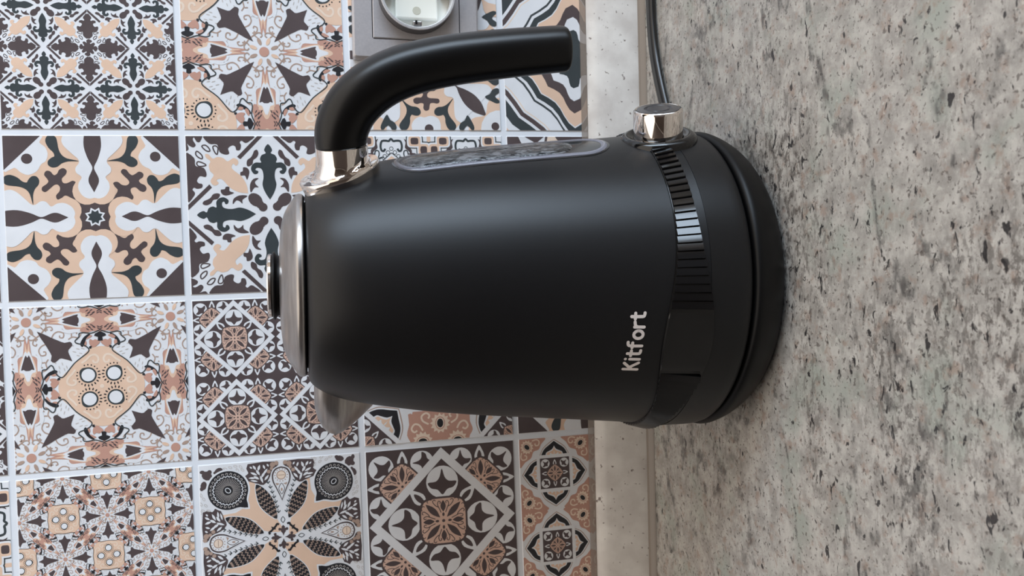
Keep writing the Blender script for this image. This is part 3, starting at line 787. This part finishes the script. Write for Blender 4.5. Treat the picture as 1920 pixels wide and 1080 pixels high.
w.build('frame', M_SOCKET, sock, smooth=30)
w = MB()
circ = lambda r, y, n=48: [(r * cos(2 * pi * i / n), y, r * sin(2 * pi * i / n)) for i in range(n)]
def sqring(half, y, n=48):
    q = []
    for i in range(n):
        t = 2 * pi * i / n; k = half / max(abs(cos(t)), abs(sin(t))); q.append((k * cos(t), y, k * sin(t)))
    return q
w.grid([sqring(bq, -.0050), sqring(bq, -.0080), sqring(bq - .0005, -.0085), circ(.0240, -.0085), circ(.0240, -.006)], closed=True)
w.build('insert_plate', M_SOCKET, sock, smooth=30)
w = MB(); w.grid([circ(.0239, -.0070), circ(.0239, -.0165), circ(.0237, -.0172)], closed=True)
w.build('collar', M_SOCKSHADE, sock, smooth=40)
w = MB(); w.grid([circ(.0238, -.0171), circ(.0234, -.0179), circ(.0224, -.0180), circ(.0218, -.0172), circ(.0214, -.0070)], closed=True)
w.build('ring_lip', M_RINGLIP, sock, smooth=50)
w = MB(); w.face(circ(.0215, -.0065)); w.grid([circ(.0215, -.0065), circ(.0214, -.0045)], closed=True)
well = w.build('socket_well', M_SOCKWHITE, sock)
w = MB()
blk = []
for s in (-1, 1):
    q = [(-.0165, s * .0142), (.02, s * .0142)]
w.box(-.0150, .0205, -.0100, -.0064, -.0135, .0135)
w.build('well_block', M_SOCKWHITE, sock, bevel=.0012)
def disc(name, x, z, r, y, mt, par, dep=.0012):
    w = MB(); n = 20
    c1 = [(x + r * cos(2 * pi * i / n), y, z + r * sin(2 * pi * i / n)) for i in range(n)]
    c2 = [(x + r * .93 * cos(2 * pi * i / n), y - dep, z + r * .93 * sin(2 * pi * i / n)) for i in range(n)]
    w.grid([c1, c2], closed=True, capB=True); return w.build(name, mt, par)
M_HOLE = mat('socket_hole', rgb(196, 194, 178), rough=0.5)
disc('screw_boss', -.0095, .0, .0027, -.0098, M_HOLE, sock, .0004)
disc('pin_hole', .0045, -.0068, .0027, -.0098, M_HOLE, sock, .0004)
disc('pin_hole', .0045, .0068, .0027, -.0098, M_HOLE, sock, .0004)
for s in (-1, 1):
    w = MB(); w.box(.0000, .0075, -.0125, -.0060, s * .0178 - .0022, s * .0178 + .0022); w.build('notch', M_DARK, sock)
w = MB(); w.box(-.0200, -.0172, -.0135, -.0085, -.0028, .0028); 
clipo = w.build('earth_clip', M_STEEL, sock, bevel=.0004)
w = MB(); w.box(-.0190, -.0168, -.0142, -.0132, .0002, .0014); w.build('contact_tip', M_DARK, clipo)

# ------------------------------------------------------------------ kettle
PHI = radians(23.5)
AX = (0.0, -0.119)
KB = 0.0222
SEG = 128
ket = empty('electric_kettle', (AX[0], AX[1], KB), -PHI)
tag(ket, 'matte black electric kettle with chrome handle collar and ribbed band on the worktop', 'kettle')
KL = (0, 0, -KB)
BODY = [(.0440, .0779), (.0585, .0757), (.083, .0731), (.111, .0704), (.139, .0676), (.165, .0643), (.185, .0609), (.195, .0590), (.203, .0571), (.210, .0547), (.2155, .0520), (.2190, .0495), (.2210, .0472), (.2218, .0450)]
ZS = [z for z, r in BODY]; RS = [r for z, r in BODY]
def br(z): return interp(z, ZS, RS)
def kp(az, z, off=0.0):
    """point on the kettle wall; az is 0 at the handle, 90 at the logo"""
    r = br(z); sl = (br(z + .002) - br(z - .002)) / .004; k = 1 / math.sqrt(1 + sl * sl)
    r2 = r + off * k; z2 = z - off * sl * k
    return (r2 * cos(radians(az)), -r2 * sin(radians(az)), z2)
def lathe(profile, n=SEG):
    return [[(r * cos(2 * pi * i / n), -r * sin(2 * pi * i / n), z) for i in range(n)] for r, z in profile]
w = MB()
pf = [(r, z) for z, r in BODY]
pf = crom(pf, 4, False)
w.grid(lathe(pf + [(.0435, .2212), (.0425, .2190)]), closed=True)
body = w.build('body', M_BLACK, ket, KL, smooth=True)

# lower ring below the band
w = MB(); w.grid(lathe([(.0700, .0226), (.0766, .0228), (.0774, .0236), (.0780, .0262), (.0782, .030), (.0781, .0440)]), closed=True, capA=True)
w.build('lower_ring', M_BLACK, ket, KL, smooth=45)

# ribbed band
def bump(az):
    d = (az - 90 + 180) % 360 - 180
    return math.exp(-(d / 26.0) ** 2)
def btop(az): return .0585 + .0062 * bump(az)
def bbot(az): return .0482 - .0070 * bump(az)
w = MB(); rows = []
for i in range(181):
    a_ = 2 * i; t, bt = btop(a_), bbot(a_)
    zs = [bt, bt + .0002, (t + bt) / 2, t - .0002, t]; of = [-.0002, .0006, .0007, .0006, -.0002]
    rows.append([kp(a_, z, o) for z, o in zip(zs, of)])
w.grid(rows)
band = w.build('band', M_GLOSS, ket, KL, smooth=40)
STEP = 2.75
naz = int((360 - 25) / STEP)
for i in range(naz):
    a0 = 90 + 12.5 + i * (335.0 / naz)
    if abs((a0 + 1.4 + 180) % 360 - 180) < 9: continue
    if a0 + 335.0 / naz > 437.5: pass
    d_ = 335.0 / naz
    am = a0 + d_ / 2; t, bt = btop(am) - .0004, bbot(am) + .0004
    s = 1
    w = MB(); rows = []
    for fr, of in ((0.02, .0004), (.05, .0010), (.5, .0014), (.9, .0017), (.97, .0013), (.985, .0004)):
        az = a0 + d_ * fr
        rows.append([kp(az, z, o) for z, o in ((bt, .0003), (bt + .0003, of + .0009), (t - .0003, of - .0002), (t, .0003))])
    w.grid(rows)
    w.build('rib', M_GLOSS, band, None, smooth=30)
w = MB(); rows = []
for i in range(14):
    a_ = 78.2 + 23.6 * i / 13; t, bt = btop(a_) - .0004, bbot(a_) + .0004; e = .0011 if 0 < i < 13 else .0004
    rows.append([kp(a_, z, o) for z, o in ((bt, .0004), (bt + .0004, e), ((bt + t) / 2, e), (t - .0004, e), (t, .0004))])
w.grid(rows); w.build('name_plate', M_GLOSS, band, None, smooth=30)

# lettering
LET = {
 'K': (.62, [[(0, 0), (0, 1.0)], [(.50, 1.0), (.06, .47)], [(.17, .60), (.54, 0)]]),
 'i': (.10, [[(0, 0), (0, .68)], [(0, .98), (0, .985)]]),
 't': (.40, [[(.12, .92), (.12, .2), (.18, .05), (.36, .02)], [(-.04, .66), (.34, .66)]]),
 'f': (.40, [[(.10, 0), (.10, .78), (.18, .95), (.36, .98)], [(-.04, .66), (.32, .66)]]),
 'o': (.62, [[(.30 + .27 * cos(t), .34 + .32 * sin(t)) for t in [2 * pi * i / 16 for i in range(17)]]]),
 'r': (.38, [[(0, 0), (0, .66)], [(0, .42), (.10, .60), (.34, .66)]]),
}
w = MB(); pen = 0.0
seq = []
for ch in 'Kitfort':
    wd, st = LET[ch]
    for pl in st: seq.append([(x + pen, y) for x, y in pl])
    pen += wd + .20
tot = pen - .20; CAP = .0067; SPAN = 22.6; SW = .21
def lg(x, y, o):
    az = 90 + SPAN / 2 - SPAN * x / tot
    return kp(az, .0742 + CAP * y, o)
for si, pl in enumerate(seq):
    if len(pl) > 2 and len(pl) < 10: pl = crom(pl, 3, False)
    o = .00022 + .000008 * (si % 5)
    for qd in ln(pl, SW, smooth=False): w.face([lg(*p, o) for p in qd])
    for p in pl: w.face([lg(p[0] + SW / 2 * cos(t), p[1] + SW / 2 * sin(t), o) for t in [2 * pi * i / 12 for i in range(12)]])
lo = w.build('logo', M_LOGO, body, None)
lo['label'] = 'silver Kitfort lettering'

# lid
w = MB(); w.grid(lathe([(.0405, .2206), (.0405, .2226)]), closed=True); w.build('lid_gap', M_DARK, ket, KL)
w = MB(); w.grid(lathe(crom([(.0430, .2222), (.0442, .2230), (.0446, .2240), (.0446, .2252), (.0440, .2263), (.0416, .2280), (.038, .2303), (.033, .2325), (.026, .2338), (.016, .2345), (.004, .2347)], 3, False)), closed=True, capB=True, capA=True)
lid = w.build('lid', M_STEEL, ket, KL, smooth=True)
w = MB(); w.grid(lathe(crom([(.0148, .2328), (.0146, .2346), (.0150, .2358), (.0164, .2367), (.0167, .2371), (.0160, .2378), (.013, .2382)], 2, False), 64), closed=True, capA=True, capB=True)
kn = w.build('lid_knob', M_STAND, lid, None, smooth=True)
w = MB(); w.grid(lathe([(.0120, .2379), (.0151, .2380), (.0155, .2385), (.0155, .2396), (.0149, .2402), (.004, .2404)], 64), closed=True, capA=True, capB=True)
w.build('knob_cap', M_CHROME, lid, None, smooth=35)

# spout
w = MB(); rows = []
for z, rt, hw in ((.1860, .0640, 4), (.1895, .0690, 12), (.1950, .0738, 20), (.2010, .0790, 26), (.2055, .0825, 29), (.2085, .0836, 30), (.2120, .0822, 31), (.2150, .0790, 31), (.2175, .0735, 30), (.2190, .0670, 27)):
    r0 = br(min(z, .2195)) - .0008; row = []
    for i in range(25):
        s = -1 + 2 * i / 24
        k = (1 - abs(s) ** 1.7)
        az = 180 + hw * s
        r = r0 + (rt - r0) * k
        row.append((r * cos(radians(az)), -r * sin(radians(az)), z))
    rows.append(row)
w.grid(rows, capB=True)
w.build('spout', M_STEEL, ket, KL, smooth=50)

# handle: lofted along the bend in the kettle's vertical mid-plane
def ring(c, tdir, ha, hb, n=28, p=2.3):
    """ellipse; ha in the mid-plane, hb sideways"""
    t = Vector(tdir).normalized(); u = Vector((-t.z, 0, t.x)); v = Vector((0, 1, 0)); q = []
    for i in range(n):
        a_ = 2 * pi * i / n; ca, sa = cos(a_), sin(a_)
        ca = abs(ca) ** (2 / p) * (1 if ca > 0 else -1); sa = abs(sa) ** (2 / p) * (1 if sa > 0 else -1)
        q.append(tuple(Vector(c) + u * ha * ca + v * hb * sa))
    return q
CL = [(.0708, .2050), (.0760, .2050), (.0815, .2036), (.0885, .2000), (.0955, .1935), (.1010, .1858), (.1053, .1765), (.1085, .1660), (.1112, .1540), (.1135, .1400), (.1155, .1260), (.1170, .1140), (.1178, .1075), (.1182, .1032)]
HAs = [.0120, .0122, .0122, .0122, .0121, .0119, .0117, .0115, .0114, .0112, .0110, .0108, .0107, .0106]
cl = crom([(x, z, h) for (x, z), h in zip(CL, HAs)], 4, False)
w = MB(); rows = []
for i, (x, z, h) in enumerate(cl):
    a_ = cl[max(i - 1, 0)]; c_ = cl[min(i + 1, len(cl) - 1)]
    td = (c_[0] - a_[0], 0, c_[1] - a_[1]) if i > 3 else (1, 0, math.tan(radians(8 - 2 * i)))
    rows.append(ring((x, 0, z), td, h, h * 1.02))
dx, dz = cl[-1][0] - cl[-2][0], cl[-1][1] - cl[-2][1]; D = hypot(dx, dz); dx /= D; dz /= D
for adv, k in ((.0012, .985), (.0022, .94), (.0028, .86), (.0031, .72), (.0032, .4)):
    rows.append(ring((cl[-1][0] + dx * adv, 0, cl[-1][1] + dz * adv), (dx, 0, dz), .0106 * k, .0108 * k))
w.grid(rows, closed=True, capA=True, capB=True)
w.build('handle', M_HANDLE, ket, KL, smooth=True)
# chrome collar between body and handle
w = MB(); rows = []
fd = Vector((.0128, 0, -.0355)).normalized()          # along the shoulder
fn = Vector((.0355, 0, .0128)).normalized()           # out of the shoulder
def frg(c, ha, hb, n_mix, n=48):
    t = (fn * n_mix + Vector((1, 0, 0)) * (1 - n_mix)).normalized(); u = Vector((t.z, 0, -t.x)); v = Vector((0, 1, 0)); q = []
    for i in range(n):
        a_ = 2 * pi * i / n; q.append(tuple(Vector(c) + u * ha * cos(a_) + v * hb * sin(a_)))
    return q
C0 = Vector((.0556, 0, .2052)) + fn * .0004
for off, ha, hb, mx, sh in ((-.008, .0184, .0150, 1, 0), (.0004, .0190, .0165, 1, 0), (.0020, .0193, .0168, 1, 0), (.0026, .0190, .0165, 1, 0), (.0027, .0162, .0146, 1, 0), (.0028, .0136, .0130, 1, .0002), (.0032, .0126, .0124, .85, .0005), (.0044, .0122, .0122, .45, .0010), (.0075, .0121, .0121, .1, .0011), (.0152, .0121, .0121, 0, .0003)):
    c = C0 + (fn * mx + Vector((1, 0, 0)) * (1 - mx)) * off + Vector((0, 0, -sh))
    rows.append(frg(c, ha, hb, mx))
w.grid(rows, closed=True, capA=True, capB=True)
o = w.build('handle_collar', M_CHROME, ket, KL, smooth=50); o['label'] = 'polished chrome collar'

# water gauge window
def stadium(hw, z0, z1, off, n=12):
    """outline on the kettle wall round azimuth 0"""
    q = []
    for cz, a0 in ((z1 - hw, 0), (z0 + hw, 180)):
        for i in range(n + 1):
            t = radians(a0 + 180 * i / n)
            s = hw * cos(t); z = cz + hw * sin(t)
            q.append((s, z))
    out = []
    zs = [p for p in q]
    # subdivide the straight sides so that they follow the wall
    L1 = q[:n + 1]; L2 = q[n + 1:]
    for k in range(1, 10): L1.append((L1[n][0], L1[n][1] + (L2[0][1] - L1[n][1]) * k / 10))
    L2b = L2[:]
    for k in range(1, 10): L2b.append((L2[-1][0], L2[-1][1] + (q[0][1] - L2[-1][1]) * k / 10))
    for s, z in L1 + L2b:
        out.append(kp(math.degrees(s / br(z)), z, off))
    return out
gz0, gz1 = .0745, .1815
w = MB(); w.grid([stadium(.0152, gz0, gz1, -.0006), stadium(.0152, gz0, gz1, .00015), stadium(.0139, gz0 + .0012, gz1 - .0012, .00020), stadium(.0100, gz0 + .006, gz1 - .006, .00025), stadium(.0004, gz0 + .016, gz1 - .016, .0003)], closed=True, capB=True)
gw = w.build('gauge_window', M_GLOSS, ket, KL, smooth=60)
w = MB(); w.grid([stadium(.0141, gz0 + .001, gz1 - .001, .0001), stadium(.0138, gz0 + .0013, gz1 - .0013, .0006), stadium(.0126, gz0 + .0025, gz1 - .0025, .0009), stadium(.0114, gz0 + .0038, gz1 - .0038, .0006), stadium(.0110, gz0 + .0042, gz1 - .0042, .0002)], closed=True)
o = w.build('gauge_rim', mat('gauge_rim_clear', rgb(120, 120, 130), rough=0.12, spec=0.6), gw, None, smooth=60); o['label'] = 'clear plastic rim'
pz0 = gz0 + .0190; pz1 = gz1 - .0046
w = MB(); w.grid([stadium(.0106, pz0, pz1, .0002), stadium(.0102, pz0 + .0006, pz1 - .0006, .0006), stadium(.0070, pz0 + .0045, pz1 - .0045, .0010), stadium(.0030, pz0 + .009, pz1 - .009, .0012), stadium(.0004, pz0 + .012, pz1 - .012, .0012)], closed=True, capB=True)
o = w.build('gauge_pane', M_PANE, gw, None, smooth=60); o['label'] = 'wet rippled water gauge pane'

# switch: chrome push knob in a glossy black collar
sw = MB()
tilt = radians(9)
def kn_ring(base, r, adv, n=40):
    t = Vector((cos(tilt), 0, sin(tilt))); u = Vector((-t.z, 0, t.x)); v = Vector((0, 1, 0))
    return [tuple(Vector(base) + t * adv + u * r * cos(2 * pi * i / n) + v * r * sin(2 * pi * i / n)) for i in range(n)]
SB = (.0745, 0, .0478)
sw.grid([kn_ring(SB, .0195, -.004), kn_ring(SB, .0195, .0010), kn_ring(SB, .0188, .0032), kn_ring(SB, .0172, .0046), kn_ring(SB, .0156, .0048), kn_ring(SB, .0140, .0034), kn_ring(SB, .0126, .0030)], closed=True, capA=True)
swc = sw.build('switch_collar', M_GLOSS, ket, KL, smooth=60)
w = MB(); w.grid([kn_ring(SB, .0123, .0020), kn_ring(SB, .0123, .0160), kn_ring(SB, .0121, .0168), kn_ring(SB, .0114, .0174), kn_ring(SB, .0105, .0172)], closed=True)
o = w.build('switch_knob', M_CHROME, swc, None, smooth=50); o['label'] = 'chrome push knob'
w = MB(); w.grid([kn_ring(SB, .0107, .0166), kn_ring(SB, .0105, .0174), kn_ring(SB, .0070, .0176), kn_ring(SB, .0066, .0171), kn_ring(SB, .0058, .0171), kn_ring(SB, .0054, .0176), kn_ring(SB, .001, .0176)], closed=True, capB=True)
w.build('knob_face', mat('knob_face_grey', rgb(58, 56, 58), rough=0.25, spec=0.5), swc, None, smooth=40)

# ------------------------------------------------------------------ power base with cord
base = empty('power_base', (AX[0], AX[1], 0.0002))
tag(base, 'round black power base with cord standing on the granite worktop', 'kettle base')
w = MB(); w.grid(lathe(crom([(.0600, .0000), (.0655, .0004), (.0690, .0020), (.0730, .0062), (.0762, .0115), (.0780, .0160), (.0786, .0186), (.0782, .0202), (.0768, .0212), (.074, .0214), (.060, .0214)], 3, False)), closed=True, capA=True, capB=True)
w.build('base_shell', M_STAND, base, smooth=True)
w = MB(); w.grid(lathe([(.0720, .0212), (.0720, .0220), (.060, .0220)]), closed=True, capA=True, capB=True)
w.build('seat_ring', M_DARK, base, smooth=30)
path = [(.050, -.088), (.075, -.072), (.1085, -.0545), (.137, -.0425), (.160, -.0375), (.185, -.0360), (.24, -.0350), (.34, -.034), (.60, -.034)]
pc = crom([(x - AX[0], y - AX[1]) for x, y in path], 6, False)
w = MB(); rows = []
for i, (x, y) in enumerate(pc):
    a_ = pc[max(i - 1, 0)]; c_ = pc[min(i + 1, len(pc) - 1)]; dx, dy = c_[0] - a_[0], c_[1] - a_[1]; D = hypot(dx, dy); nx, ny = -dy / D, dx / D
    row = []
    for k in range(20):
        t = 2 * pi * k / 20; s_ = .0046 * cos(t); h_ = .0025 * sin(t) * (1 - .22 * math.exp(-(s_ / .0012) ** 2))
        row.append((x + nx * s_, y + ny * s_, .0026 + h_))
    rows.append(row)
w.grid(rows, closed=True, capA=True, capB=True)
w.build('power_cord', M_CORD, base, smooth=True)
